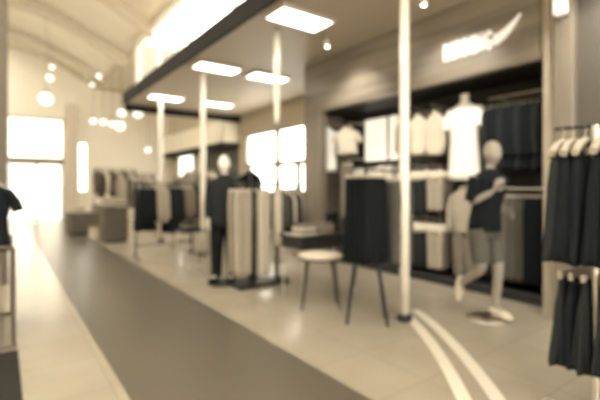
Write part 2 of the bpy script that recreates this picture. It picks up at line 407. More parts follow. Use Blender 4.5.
def pendant(x, y, z, r, lab):
    zt = arc(x) if x < 3 else (5.4 if y > 11.8 else ZC)
    t = thing('pendant_lamp', lab, 'pendant lamp', (x, y, z), 0, 'glowing hall pendants')
    MB().ball((0, 0, 0), r, n=18).build('globe', M['globe'], t)
    MB().tube([(0, 0, r*.95), (0, 0, r+.06)], r*.3).build('cap', M['brownmetal'], t)
    MB().tube([(0, 0, r+.05), (0, 0, zt-z)], .006, n=6).build('cord', M['brownmetal'], t)

th = math.radians(36); CT, ST = math.cos(th), math.sin(th)
def far(u, v, d):
    q = (u-300)/410
    return d*(ST+q*CT), d*(CT-q*ST), 1.35-(v-187)*d/410
for (u, v, d, r, lab) in [(46, 99, 11.5, .17, 'biggest glowing globe lamp high before the end doors'),
        (50, 78, 13, .10, 'small glowing globe lamp above the biggest globe'), (52, 67, 14, .08, 'highest small globe lamp above the end doors'),
        (99, 76, 14, .08, 'small globe lamp high beside the bright side windows'), (92, 85, 15, .07, 'dim globe lamp beside the high side windows, slightly lower'),
        (138, 113, 13.2, .15, 'glowing globe lamp just past the canopy end board'), (122, 113, 13.6, .12, 'glowing globe lamp at the canopy corner'),
        (120, 126, 14.2, .16, 'low glowing globe lamp below the canopy corner'), (93, 121, 15, .10, 'glowing globe lamp, first of three from the end doors'),
        (103, 122, 15, .10, 'glowing globe lamp, middle of three before the end wall'), (112, 124, 15, .10, 'glowing globe lamp, last of three from the end doors'),
        (148, 150, 14.5, .09, 'low globe lamp before the further shop front')]:
    x, y, z = far(u, v, d); pendant(x, y, z, r, lab)

# ------------------------------------------------------------------ sign on the fascia
sg = thing('shop_sign', 'lit letters and tick mark on the smoked oak fascia', 'sign', (XF, 2.8, 3.06))
word = 'RUNNING'; y = 3.16; lw = .099
for ch in word:
    cu = bpy.data.curves.new('letter', 'FONT'); cu.body = ch; cu.size = .30; cu.extrude = .018; cu.offset = .006
    cu.align_x = 'LEFT'
    o = bpy.data.objects.new('tmp', cu); COL.objects.link(o); bpy.context.view_layer.update()
    me = bpy.data.meshes.new_from_object(o.evaluated_get(bpy.context.evaluated_depsgraph_get()))
    bpy.data.objects.remove(o)
    xs = [v.co.x for v in me.vertices]; x0, x1 = min(xs), max(xs)
    tw = .034 if ch == 'I' else lw - .024
    for v in me.vertices:
        a = (v.co.x-x0)/(x1-x0)*tw; h_, d_ = v.co.y, v.co.z
        v.co = (-.022 - d_, y - a - 2.8, (h_-.105)*1.0)
    me.materials.clear(); me.materials.append(M['sign']); me.name = 'letter'
    put('letter', me, sg); y -= tw + .024
# tick mark after the word
pr = []
n = 14
for i in range(n+1):
    q = i/n; pr.append((q, -.10 + .26*q**1.5 - .02*math.sin(PI*q)))      # lower edge
up = []
for i in range(n+1):
    q = 1-i/n; up.append((q, -.10 + .26*q**1.5 + .115*(1-q)**.8 + .004))
out = [(-.02 if False else q, z) for q, z in pr] + up
vs = []; N = len(out)
for dx in (-.04, -.004):
    for q, z in out: vs.append((dx, (2.505 - q*.30) - 2.8, z+.02))
fs = [tuple(range(N)), tuple(range(2*N-1, N-1, -1))] + [(i, i+N, (i+1) % N+N, (i+1) % N) for i in range(N)]
MB().add(vs, fs).build('tick_mark', M['sign'], sg)

# ------------------------------------------------------------------ garments
CACHE = {}
def lerp_prof(P, z):
    for (z0, a0, b0), (z1, a1, b1) in zip(P, P[1:]):
        if z0 >= z >= z1:
            t = (z0-z)/(z0-z1) if z0 != z1 else 0
            t = t*t*(3-2*t); return a0+(a1-a0)*t, b0+(b1-b0)*t
    return P[-1][1], P[-1][2]
def drape(P, ripple=.12, k=7, ph=0.0, n=32, rows=14, ox=0):
    """closed cloth body hanging down -z with folds growing towards the hem"""
    z0, z1 = P[0][0], P[-1][0]; vs = []; fs = []
    for r in range(rows+1):
        q = r/rows; z = z0+(z1-z0)*q; a, b = lerp_prof(P, z)
        for i in range(n):
            an = 2*PI*i/n; c, s_ = math.cos(an), math.sin(an)
            x = a*math.copysign(abs(c)**.8, c); y = b*math.copysign(abs(s_)**.8, s_)
            rp = 1+ripple*q*math.sin(k*an+ph)
            dz = -.012*q*q*math.sin(3*an+ph)
            vs.append((ox+x*(1+(rp-1)*.25), y*rp, z+dz))
    for r in range(rows):
        for i in range(n): fs.append((r*n+i, (r+1)*n+i, (r+1)*n+(i+1) % n, r*n+(i+1) % n))
    fs.append(tuple(range(n))); fs.append(tuple(range(rows*n+n-1, rows*n-1, -1)))
    return MB().add(vs, fs, True)
def hanger_mb(w=.2, wide=.010, clip=False):
    m = MB()
    hk = [(.0, 0, -.045)] + [(.02*math.sin(a), 0, -.02-.02*math.cos(a)+.02) for a in [PI*i/6 for i in range(0, 1)]]
    pts = [(0, 0, -.075), (0, 0, -.04)] + [(.018*math.cos(a)-.0, 0, -.012+.018*math.sin(a)) for a in [-.9+i*.5 for i in range(8)]]
    m.tube(pts, .0035, n=6)
    if clip: m.box(-w, w, -wide, wide, -.12, -.075, bv=.006)
    else: m.tube([(-w, 0, -.155), (-w*.55, 0, -.105), (0, 0, -.078), (w*.55, 0, -.105), (w, 0, -.155)], wide, n=8)
    return m
def garment_meshes(kind, fab, L, v):
    key = (kind, fab, round(L, 2), v)
    if key in CACHE: return CACHE[key]
    ph = v*1.7; out = []; m = M[fab]
    def add(nm, mb, mt=m): out.append((nm, mb.mesh(nm, mt)))
    if kind in ('coat', 'shirt', 'tshirt'):
        top = -.085
        P = [(top, .05, .045), (top-.03, .10, .055), (top-.09, .205, .05), (top-.22, .20, .065), (top-L*.55, .185, .062), (top-L, .215 if kind == 'coat' else .195, .07)]
        add('body', drape(P, .28 if kind == 'coat' else .16, 8, ph, n=48))
        for s_ in (-1, 1):
            if kind == 'tshirt': pts = [(s_*.175, 0, top-.10), (s_*.235, 0, top-.19), (s_*.262, 0, top-.27)]; rr = [.07, .072, .075]
            else:
                e = min(L*.82, .62); pts = [(s_*.178, 0, top-.10), (s_*.225, -.005, top-.20), (s_*.238, -.01, top-.20-e*.45), (s_*.235, -.03, top-e-.05)]; rr = [.06, .06, .052, .043]
            add('sleeve', MB().tube(pts, rr, n=14, flat=.62 if True else 1))
        add('collar', MB().tube([(.052*math.cos(a), .046*math.sin(a)-.004, top+.012+.012*math.sin(a)) for a in [2*PI*i/14 for i in range(15)]], .014, n=8, cap=False))
        if kind == 'coat':
            add('placket', MB().box(-.016, .016, -.079, -.058, top-L*.9, top-.13, bv=.004))
        add('hanger', hanger_mb(.17, .011), M['hanger'])
    elif kind == 'vest':
        top = -.17
        P = [(top, .125, .03), (top-.05, .15, .045), (top-.2, .18, .055), (top-L*.6, .20, .055), (top-L, .235, .06)]
        add('body', drape(P, .26, 7, ph, n=42))
        for s_ in (-1, 1): add('strap', MB().tube([(s_*.12, -.02, top-.01), (s_*.125, 0, -.115), (s_*.12, .02, top-.01)], .014, n=8))
        add('hanger', hanger_mb(.165, .024), M['hanger'])
    elif kind in ('skirt',):
        top = -.115
        P = [(top, .15, .022), (top-.05, .165, .03), (top-L*.4, .21, .045), (top-L, .255, .06)]
        add('body', drape(P, .34, 9, ph, n=54))
        add('waistband', drape([(top+.005, .152, .025), (top-.04, .160, .03)], 0, 3, 0, rows=2))
        add('hanger', hanger_mb(.17, .014, True), M['hanger'])
    elif kind == 'long_skirt':
        top = -.115
        P = [(top, .19, .024), (top-.05, .20, .032), (top-L*.5, .205, .045), (top-L, .215, .055)]
        add('body', drape(P, .38, 10, ph, n=60))
        add('waistband', drape([(top+.006, .192, .027), (top-.04, .198, .033)], 0, 3, 0, rows=2))
        add('hanger', hanger_mb(.19, .010, True), M['hanger'])
    elif kind in ('trousers', 'banded'):
        top = -.115
        for s_ in (-1, 1):
            P = [(top, .085, .03), (top-.18, .10, .045), (top-L*.5, .088, .042), (top-L, .085, .045)]
            add('trouser_leg', drape(P, .12, 5, ph+s_, n=22, ox=s_*.088))
        if kind == 'banded': add('waistband', drape([(top+.03, .176, .04), (top-.085, .20, .055)], 0, 3, 0, rows=2), M['cream'])
        else: add('waistband', drape([(top+.01, .172, .03), (top-.045, .178, .036)], 0, 3, 0, rows=2))
        add('hanger', hanger_mb(.17, .012, True), M['hanger'])
    elif kind == 'dress':
        top = -.085
        P = [(top, .06, .045), (top-.03, .11, .055), (top-.09, .185, .055), (top-.40, .15, .06), (top-L, .24, .09)]
        add('body', drape(P, .2, 8, ph))
        add('collar', MB().tube([(.062*math.cos(a), .046*math.sin(a)-.004, top+.01) for a in [2*PI*i/14 for i in range(15)]], .010, n=8, cap=False))
        add('hanger', hanger_mb(.16, .011), M['hanger'])
    CACHE[key] = out
    return out
FIRST = {}
def garment(kind, fab, L, loc, rot, label, group, cat=None, v=None, sc_=1.0):
    v = random.randrange(3) if v is None else v
    key = (kind, fab, round(L, 2), v)
    if key not in FIRST:
        t = thing({'banded': 'trousers', 'vest': 'sleeveless_top', 'tshirt': 't_shirt'}.get(kind, kind), label, cat or kind, loc, rot, group)
        for nm, me in garment_meshes(kind, fab, L, v): put(nm, me, t)
        FIRST[key] = t
    else:
        t = copy_tree(FIRST[key]); t.location = loc; t.rotation_euler = (0, 0, rot); tag(t, label, cat or kind, group)
        if not group and 'group' in t: del t['group']
    t.scale = (sc_, sc_, 1)
    return t
ADJ = {'black': 'black', 'charcoal': 'charcoal', 'grey': 'grey', 'taupe': 'taupe', 'beige': 'beige', 'cream': 'cream', 'white': 'white', 'brown': 'brown'}

def row(specs, p0, p1, rot, where, group, fixed=None):
    """garments spaced along a rail from p0 to p1; specs: (kind, fabric, length)"""
    n = len(specs); cnt = {}
    for i, (k_, f_, L) in enumerate(specs):
        t = i/(n-1) if n > 1 else .5
        p = [a+(b-a)*t for a, b in zip(p0, p1)]
        garment(k_, f_, L, p, rot+random.uniform(-.07, .07), '%s %s, %s %s' % (ADJ[f_], {'coat': 'coat on a hanger', 'shirt': 'long sleeved shirt', 'tshirt': 'short sleeved shirt', 'vest': 'sleeveless top', 'skirt': 'pleated skirt', 'trousers': 'pair of trousers', 'dress': 'dress'}[k_], ORD[i], where), group,
                {'tshirt': 't-shirt', 'vest': 'top'}.get(k_, k_))

# --- near double rack (right edge of the shop floor)
rk = thing('garment_rack', 'two level steel rack of dark tops and skirts by the dark wall', 'garment rack', (2.72, .895, 0))
MB().tube([(0, 0, .03), (0, 0, 1.70)], .02).build('pole', M['chrome'], rk)
MB().tube([(0, .21, 1.70), (0, -.45, 1.70)], .011).build('rail', M['darkmetal'], rk)
MB().tube([(.08, .21, .93), (.08, -.45, .93)], .011).tube([(0, 0, .93), (.08, 0, .93)], .011).build('rail', M['darkmetal'], rk)
MB().box(-.28, .28, -.03, .03, 0, .035, bv=.01).box(-.03, .03, -.28, .28, 0, .035, bv=.01).build('base', M['chrome'], rk)
for i in range(9):
    if i == 3: continue
    y = (1.06, 1.005, .945, 0, .85, .795, .74, .685, .63)[i]
    j = i if i < 3 else i-1
    garment('vest', 'black' if i % 3 else 'charcoal', .60, (2.72, y, 1.697), random.uniform(-.05, .05), 'dark sleeveless top, %s from the far end of the near rack\'s upper rail' % ORD[j], 'dark tops on the near rack', 'top', v=i % 3, sc_=.93)
    garment('skirt', 'black' if i % 2 else 'charcoal', .50, (2.80, y-.005, .927), random.uniform(-.05, .05), 'dark pleated skirt, %s from the far end of the near rack\'s lower rail' % ORD[j], 'dark skirts on the near rack', 'skirt', v=i % 3, sc_=.82)

# --- two way stand with black coats and grey trousers beside the table
rk = thing('garment_rack', 'dark splayed leg stand holding black skirts and grey trousers', 'garment rack', (2.98, 2.95, 0))
for (a, b) in ((-.24, .04), (-.04, .24), (.04, -.24), (.22, -.04)):
    MB().tube([(a*.6, b*.5, .62), (a, b, .0)], [.021, .016], n=10).build('leg', M['darkmetal'], rk)
MB().box(-.13, .12, -.02, .14, .60, .63, bv=.008).build('platform', M['darkmetal'], rk)
MB().tube([(0, .02, .62), (0, .02, 1.55)], .016).build('pole', M['darkmetal'], rk)
MB().tube([(0, -.14, 1.55), (0, .24, 1.55)], .011).build('arm', M['darkmetal'], rk)
MB().tube([(0, .0, 1.52), (.50, -.05, 1.52)], .011).build('arm', M['darkmetal'], rk)
MB().tube([(.46, -.05, 1.52), (.46, -.05, 0.0)], .009).tube([(.30, -.05, .012), (.5, -.05, .012)], .012).build('support', M['chrome'], rk)
for i in range(5):
    garment('long_skirt', 'black', .82, (2.98, 2.83+.07*i, 1.547), .12+random.uniform(-.03, .03), 'long black skirt, %s from the front on the splayed leg stand' % ORD[i], 'black skirts on the splayed leg stand', 'skirt', v=i % 3, sc_=.85)
for i in range(5):
    f_ = ('grey', 'taupe', 'grey', 'charcoal', 'grey')[i]
    garment('trousers', f_, .84, (3.23+.048*i, 2.90, 1.517), PI/2, '%s trousers, %s from the skirts on the splayed leg stand' % (f_, ORD[i]), 'trousers on the splayed leg stand', v=i % 3, sc_=.9)

# --- face out rack with pale clothing
def faceout(x, y, z, specs, where, group, rot, scl):
    for i, (k_, f_, L) in enumerate(specs):
        garment(k_, f_, L, (x, y-.09+.085*i, z), rot+random.uniform(-.05, .05), '%s %s, %s from the front on the %s' % (ADJ[f_], {'coat': 'coat', 'trousers': 'pair of trousers', 'dress': 'dress', 'shirt': 'long shirt'}[k_], ORD[i], where), group, sc_=scl)
rk = thing('garment_rack', 'dark based rack of pale clothing beside the dark clothed mannequin', 'garment rack', (2.84, 4.98, 0))
MB().box(-.34, .30, -.22, .22, .0, .05, bv=.015).build('base', M['plinth'], rk)
MB().box(-.06, .06, .03, .09, .05, .45, bv=.01).build('foot_post', M['plinth'], rk)
MB().tube([(0, .06, .44), (0, .06, 1.40)], .017).build('pole', M['darkmetal'], rk)
MB().tube([(-.30, .06, 1.40), (.30, .06, 1.40)], .014).build('crossbar', M['darkmetal'], rk)
for a in (-.29, .04, .27):
    MB().tube([(a, .06, 1.40), (a, -.28, 1.40)], .010).build('arm', M['darkmetal'], rk)
faceout(2.55, 4.87, 1.398, [('trousers', 'beige', 1.08), ('trousers', 'taupe', 1.08), ('trousers', 'beige', 1.08)], 'pale rack\'s mannequin side arm', 'pale trousers on the mannequin side arm', .1, .76)
faceout(2.88, 4.87, 1.398, [('trousers', 'cream', 1.12), ('trousers', 'beige', 1.12), ('trousers', 'charcoal', 1.1)], 'pale rack\'s middle arm', 'trousers on the middle arm', .5, .66)
faceout(3.11, 4.87, 1.398, [('shirt', 'cream', .76), ('shirt', 'beige', .76)], 'pale rack\'s column side arm', 'pale shirts on the column side arm', .9, .6)
ball = thing('storage_ball', 'small dark ball on the floor at the foot of a slim column', 'ball', (3.17, 4.70, .055))
MB().ball((0, 0, 0), .055).build('shell', M['darkmetal'], ball)
MB().lathe([(.02, -.055), (.056, -.004), (.0565, 0), (.056, .004), (.02, .02)], n=20).build('band', M['brownmetal'], ball)

# --- straight rack with blocks of dark and grey clothes
rk = thing('garment_rack', 'long straight rail of black and grey clothes behind the small steel stand', 'garment rack', (2.62, 8.0, 0))
for a in (-.60, .50):
    MB().tube([(a, 0, .03), (a, 0, 1.48)], .016).build('pole', M['darkmetal'], rk)
    MB().tube([(a, -.25, .03), (a, .25, .03)], .018).build('foot', M['darkmetal'], rk)
MB().tube([(-.63, 0, 1.48), (.53, 0, 1.48)], .014).build('rail', M['chrome'], rk)
MB().tube([(-.60, 0, .25), (.50, 0, .25)], .012).build('stretcher', M['darkmetal'], rk)
sp = [('coat', 'black', .86)]*4 + [('shirt', 'beige', .72)]*3 + [('coat', 'black', .92), ('coat', 'charcoal', .92)]*2 + [('shirt', 'taupe', .66)]*3
for i, (k_, f_, L) in enumerate(sp):
    garment(k_, f_, L, (2.07+.99*i/13, 8.0, 1.477), PI/2+random.uniform(-.1, .1), '%s %s, %s from the aisle on the long straight rail' % (ADJ[f_], {'coat': 'coat', 'shirt': 'long sleeved shirt'}[k_], ORD[i]), 'clothes on the long straight rail')
st = thing('display_stand', 'small open steel stand with a dark top beside the aisle', 'display stand', (2.34, 6.1, 0), .2)
mb = MB()
for a in (-.16, .16):
    for b in (-.13, .13): mb.tube([(a, b, 0), (a, b, .66)], .009, n=8)
for z in (.12, .40): mb.tube([(-.16, -.13, z), (.16, -.13, z), (.16, .13, z), (-.16, .13, z), (-.16, -.13, z)], .006, n=8)
mb.build('frame', M['chrome'], st)
MB().box(-.18, .18, -.15, .15, .66, .685, bv=.006).build('top', M['tabletop'], st)
for i in range(3):
    tag(MB().box(-.13, .13, -.10, .10, 0, .045, bv=.018).build('folded_shirt', M[('charcoal', 'taupe', 'black')[i]], None, (2.34, 6.1, .685+.046*i), .2+.05*i), '%s folded shirt, %s of the pile on the steel stand' % (('charcoal', 'taupe', 'black')[i], ('bottom', 'middle', 'topmost')[i]), 'shirt', 'folded pile on the steel stand')

# --- display table, items, stool
tb = thing('display_table', 'dark topped display table behind the cream stool', 'table', (3.27, 4.10, 0))
MB().box(-.45, .48, -.25, .25, .73, .765, bv=.008).build('tabletop', M['tabletop'], tb)
MB().box(-.42, .45, -.22, .22, .60, .73, bv=.006).build('apron', M['tabletop'], tb)
for a in (-.40, .43):
    for b in (-.20, .20): MB().tube([(a, b, .61), (a, b, 0)], .010, n=10).build('leg', M['chrome'], tb)
for i, (x, y, f_) in enumerate([(2.97, 4.0, 'cream'), (3.26, 4.0, 'beige')]):
    nm = ('dark table pile nearest the aisle', 'dark table pile beside the carrier bag')[i]
    for j in range(4):
        tag(MB().box(-.125, .125, -.10, .10, 0, .032, bv=.015).build('folded_shirt', M[f_ if j % 2 == 0 else 'taupe'], None, (x, y, .765+.033*j), random.uniform(-.05, .05)),
            '%s folded shirt, %s in %s' % (f_ if j % 2 == 0 else 'taupe', ('lowest', 'second up', 'third up', 'topmost')[j], nm), 'shirt', 'folded piles on the dark table')
bx = thing('gift_bag', 'dark square carrier bag standing on the dark table', 'bag', (3.50, 4.10, .765), .1)
MB().box(-.075, .075, -.05, .05, 0, .24, bv=.004).build('body', M['black'], bx)
for s_ in (-1, 1): MB().tube([(-.035, s_*.048, .235), (-.03, s_*.045, .30), (0, s_*.043, .32), (.03, s_*.045, .30), (.035, s_*.048, .235)], .004, n=6).build('handle', M['charcoal'], bx)
sl = thing('stool', 'cream topped stool with splayed brown legs in front of the dark table', 'stool', (2.90, 3.60, 0), -.64)
MB().lathe([(.12, .545), (.235, .55), (.25, .575), (.245, .60), (.18, .618), (.02, .622)], sy=.72, n=36).build('seat', M['seat'], sl)
MB().lathe([(.20, .525), (.235, .53), (.24, .548), (.1, .55)], sy=.72, n=36).build('seat_rim', M['brownwood'], sl)
for a, b in ((-.21, -.12), (.21, -.12), (-.19, .12), (.19, .12)):
    MB().tube([(a*.72, b*.8, .53), (a, b, 0)], [.019, .014], n=10).build('leg', M['brownwood'], sl)

# --- rack on the far side of the aisle
rk = thing('garment_rack', 'rack of dark shirts and beige trousers by the tan pier', 'garment rack', (-.20, 4.75, 0))
for y in (-.55, .55):
    MB().tube([(.0, y, .03), (.0, y, 1.50)], .016).build('pole', M['brownmetal'], rk)
    MB().tube([(-.26, y, .018), (.30, y, .018)], .018).build('foot', M['brownmetal'], rk)
    MB().tube([(.28, y, .03), (.28, y, .84)], .014).tube([(.28, y, .84), (0, y, .86)], .012).build('brace', M['brownmetal'], rk)
for z in (1.50, .86): MB().tube([(0, -.57, z), (0, .57, z)], .013).build('rail', M['brownmetal'], rk)
for i in range(9):
    garment('tshirt', ('black', 'charcoal', 'black')[i % 3], .60, (-.145, 4.30+.11*i, 1.497), random.uniform(-.06, .06), 'dark short sleeved shirt, %s from the near end of the pier side rack' % ORD[i], 'dark shirts on the pier side rack', 't-shirt', v=i % 3)
    garment('trousers', ('beige', 'taupe')[i % 2], .62, (-.20, 4.30+.11*i, .857), random.uniform(-.06, .06), '%s trousers, %s from the near end of the pier side rack' % (('beige', 'taupe')[i % 2], ORD[i]), 'trousers on the pier side rack', v=i % 3)
tag(MB().box(-.75, .105, 1.0, 4.1, 0, .012, bv=.004).build('floor_mat', M['mat']), 'dark floor mat beside the pale strip of the aisle', 'mat')

# ------------------------------------------------------------------ shop wall display
def bracket(y, z, lab, depth=.62, x=5.5):
    b = thing('wall_bracket', lab, 'bracket', (x, y, z))
    MB().box(-.012, 0, -.025, .025, -.06, .04, bv=.004).build('wall_plate', M['chrome'], b)
    MB().tube([(-.005, 0, 0), (-depth, 0, 0), (-depth-.01, 0, .02)], .008, n=8).build('arm', M['chrome'], b)
cols = [(4.12, 'nearest the poster'), (3.86, 'middle'), (3.57, 'beside the white torso')]
rows_ = [(2.50, 'top', [('shirt', 'beige', .58), ('shirt', 'cream', .58), ('shirt', 'cream', .60)]),
         (1.66, 'middle', [('banded', 'charcoal', .58), ('banded', 'charcoal', .58), ('banded', 'beige', .52)]),
         (.90, 'bottom', [('banded', 'black', .60), ('banded', 'charcoal', .60), ('banded', 'beige', .58)])]
for (z, rn, gs) in rows_:
    for (y, cn), (k_, f_, L) in zip(cols, gs):
        bracket(y, z, 'steel face out bracket, %s row, %s column of the shop wall' % (rn, cn))
        for i in range(3):
            x = 4.95+.12*i
            ff = f_ if i == 0 else ('taupe' if f_ in ('cream', 'beige') else 'charcoal')
            garment(k_, ff, L, (x, y, z-.003), -PI/2+random.uniform(-.05, .05), '%s %s, %s, %s row, %s column of the shop wall' % (ADJ[ff], {'shirt': 'shirt', 'banded': 'banded trousers'}[k_], ('front one', 'second back', 'third back')[i], rn, cn), 'face out clothes on the shop wall', v=i % 3, sc_=.62 if k_ == 'shirt' else .72, cat='shirt' if k_ == 'shirt' else 'trousers')
# white shirts at the window end of the recess
bracket(5.87, 2.53, 'steel bracket holding the white shirt by the taupe pilaster', .62)
garment('tshirt', 'white', .80, (4.90, 5.87, 2.527), -1.05, 'large white short sleeved shirt hung beside the taupe pilaster', None, 't-shirt', v=0, sc_=.85)
bracket(5.40, 2.50, 'steel bracket holding the cream shirt beside the poster', .58)
garment('tshirt', 'cream', .48, (4.96, 5.40, 2.497), -1.1, 'cream short sleeved shirt hung between white shirt and pale poster', None, 't-shirt', v=1, sc_=.95)
bracket(5.42, 1.86, 'steel bracket holding the grey trousers below the cream shirt', .58)
garment('trousers', 'taupe', .95, (4.95, 5.40, 1.857), -PI/2, 'taupe trousers hung below the cream shirt', None, v=2, sc_=.85)
# pale poster and shelf
ps = thing('poster', 'pale lit poster panel with a dark dividing strip on the shop wall', 'poster', (5.5, 5.0, 2.2))
MB().box(-.05, 0, -.36, .46, -.40, .40).build('panel', M['lightbox'], ps)
MB().box(-.062, -.05, -.36, .46, .38, .41).box(-.062, -.05, -.36, .46, -.41, -.38).box(-.062, -.05, -.14, -.10, -.38, .38).box(-.062, -.05, .45, .47, -.4, .4).box(-.062, -.05, -.37, -.35, -.4, .4).build('frame', M['darkmetal'], ps)
sh = thing('wall_shelf', 'dark wall shelf under the pale poster', 'shelf', (5.5, 4.98, 1.50))
MB().box(-.42, 0, -.52, .52, -.03, 0, bv=.005).build('board', M['plinth'], sh)
for y in (-.42, .42): MB().add([(0, y-.01, -.03), (-.36, y-.01, -.03), (0, y-.01, -.22), (0, y+.01, -.03), (-.36, y+.01, -.03), (0, y+.01, -.22)], [(0, 1, 2), (5, 4, 3), (0, 3, 4, 1), (1, 4, 5, 2), (2, 5, 3, 0)]).build('bracket', M['chrome'], sh)
for i in range(4):
    for j in range(4):
        f_ = 'white' if (i+j) % 2 == 0 else 'cream'
        tag(MB().box(-.14, .14, -.105, .105, 0, .05, bv=.02).build('folded_shirt', M[f_], None, (5.26, 4.62+.245*i, 1.50+.051*j), random.uniform(-.04, .04)), '%s folded shirt, %s in %s pile along the wall shelf' % (f_, ('lowest', 'second up', 'third up', 'topmost')[j], ORD[i]), 'shirt', 'folded piles on the wall shelf')
# dark clothes below the shelf
rl = thing('wall_rail', 'steel wall rail of dark clothes below the folded piles', 'rail', (5.2, 4.98, 1.22))
MB().tube([(0, -.55, 0), (0, .55, 0)], .013).build('rail', M['chrome'], rl)
for y in (-.4, .4): MB().tube([(0, y, 0), (.3, y, 0)], .01).build('bracket', M['chrome'], rl)
row([('trousers', ('black', 'charcoal', 'grey')[i % 3], .85) for i in range(12)], (5.2, 4.48, 1.217), (5.2, 5.48, 1.217), 0, 'from the near end of the rail below the shelf', 'trousers below the wall shelf')
# big white torso
dt = thing('display_torso', 'big white torso form in a long white shirt on the shop wall', 'torso form', (5.02, 3.15, 2.60), -PI/2)
MB().lathe([(.055, -.17), (.052, -.09), (.056, -.02), (.045, 0), (.01, .008)], sy=.9, n=22).tube([(0, .03, -.30), (0, .45, -.30)], .012).build('neck', M['body_white'], dt)
ts = drape([(-.13, .065, .06), (-.16, .13, .085), (-.21, .215, .10), (-.38, .215, .125), (-.62, .20, .105), (-.85, .215, .11), (-1.15, .225, .115)], .06, 6, .5).build('shirt', M['white'], dt)
for s_ in (-1, 1): MB().tube([(s_*.18, 0, -.22), (s_*.235, -.01, -.33), (s_*.262, -.015, -.46)], [.085, .085, .088], n=16, flat=.8).build('sleeve', M['white'], ts)
MB().tube([(.068*math.cos(a), .06*math.sin(a), -.128+.01*math.sin(a)) for a in [2*PI*i/16 for i in range(17)]], .012, n=8, cap=False).build('collar', M['white'], ts)
# stone tracksuit below
bracket(3.14, 1.42, 'steel bracket holding the stone tracksuit below the white torso', .50)
tk = thing('tracksuit', 'stone coloured tracksuit hung below the big white torso', 'tracksuit', (5.02, 3.14, 1.417), -PI/2)
jk = drape([(-.085, .05, .045), (-.115, .10, .06), (-.17, .19, .065), (-.40, .185, .085), (-.68, .175, .075)], .08, 6, .3).build('jacket', M['beige'], tk)
for s_ in (-1, 1): MB().tube([(s_*.165, 0, -.19), (s_*.215, -.01, -.36), (s_*.225, -.03, -.64)], [.062, .058, .045], n=14).build('sleeve', M['beige'], jk)
MB().tube([(.055*math.cos(a), .05*math.sin(a), -.075) for a in [2*PI*i/14 for i in range(15)]], .02, n=8, cap=False).build('collar', M['beige'], jk)
for s_ in (-1, 1): drape([(-.66, .085, .06), (-.85, .095, .065), (-1.27, .07, .05)], .1, 5, s_, n=22, ox=s_*.087).build('trouser_leg', M['taupe'], tk)
hanger_mb(.16, .011).build('hanger', M['hanger'], tk)
# dark rails at the near end
for z, lab in ((2.50, 'upper steel wall rail of black coats beside the pale pilaster'), (1.33, 'lower steel wall rail of dark trousers beside the pale pilaster')):
    rl = thing('wall_rail', lab, 'rail', (5.15, 2.53, z))
    MB().tube([(0, -.40, 0), (0, .36, 0)], .013).build('rail', M['chrome'], rl)
    for y in (-.3, .25): MB().tube([(0, y, 0), (.35, y, 0)], .01).build('bracket', M['chrome'], rl)
for i in range(10):
    garment('coat', 'black' if i % 3 else 'charcoal', .86, (5.15, 2.23+.068*i, 2.497), random.uniform(-.08, .08), 'dark coat, %s from the pale pilaster on the upper wall rail' % ORD[i], 'dark coats on the upper wall rail', v=i % 3, sc_=.9)
for i in range(10):
    f_ = 'black' if i < 3 else ('grey' if i < 6 else ('taupe' if i < 7 else 'charcoal'))
    garment('trousers', f_, 1.0, (5.15, 2.22+.066*i, 1.327), random.uniform(-.08, .08), '%s trousers, %s from the pale pilaster on the lower wall rail' % (f_, ORD[i]), 'trousers on the lower wall rail', v=i % 3)

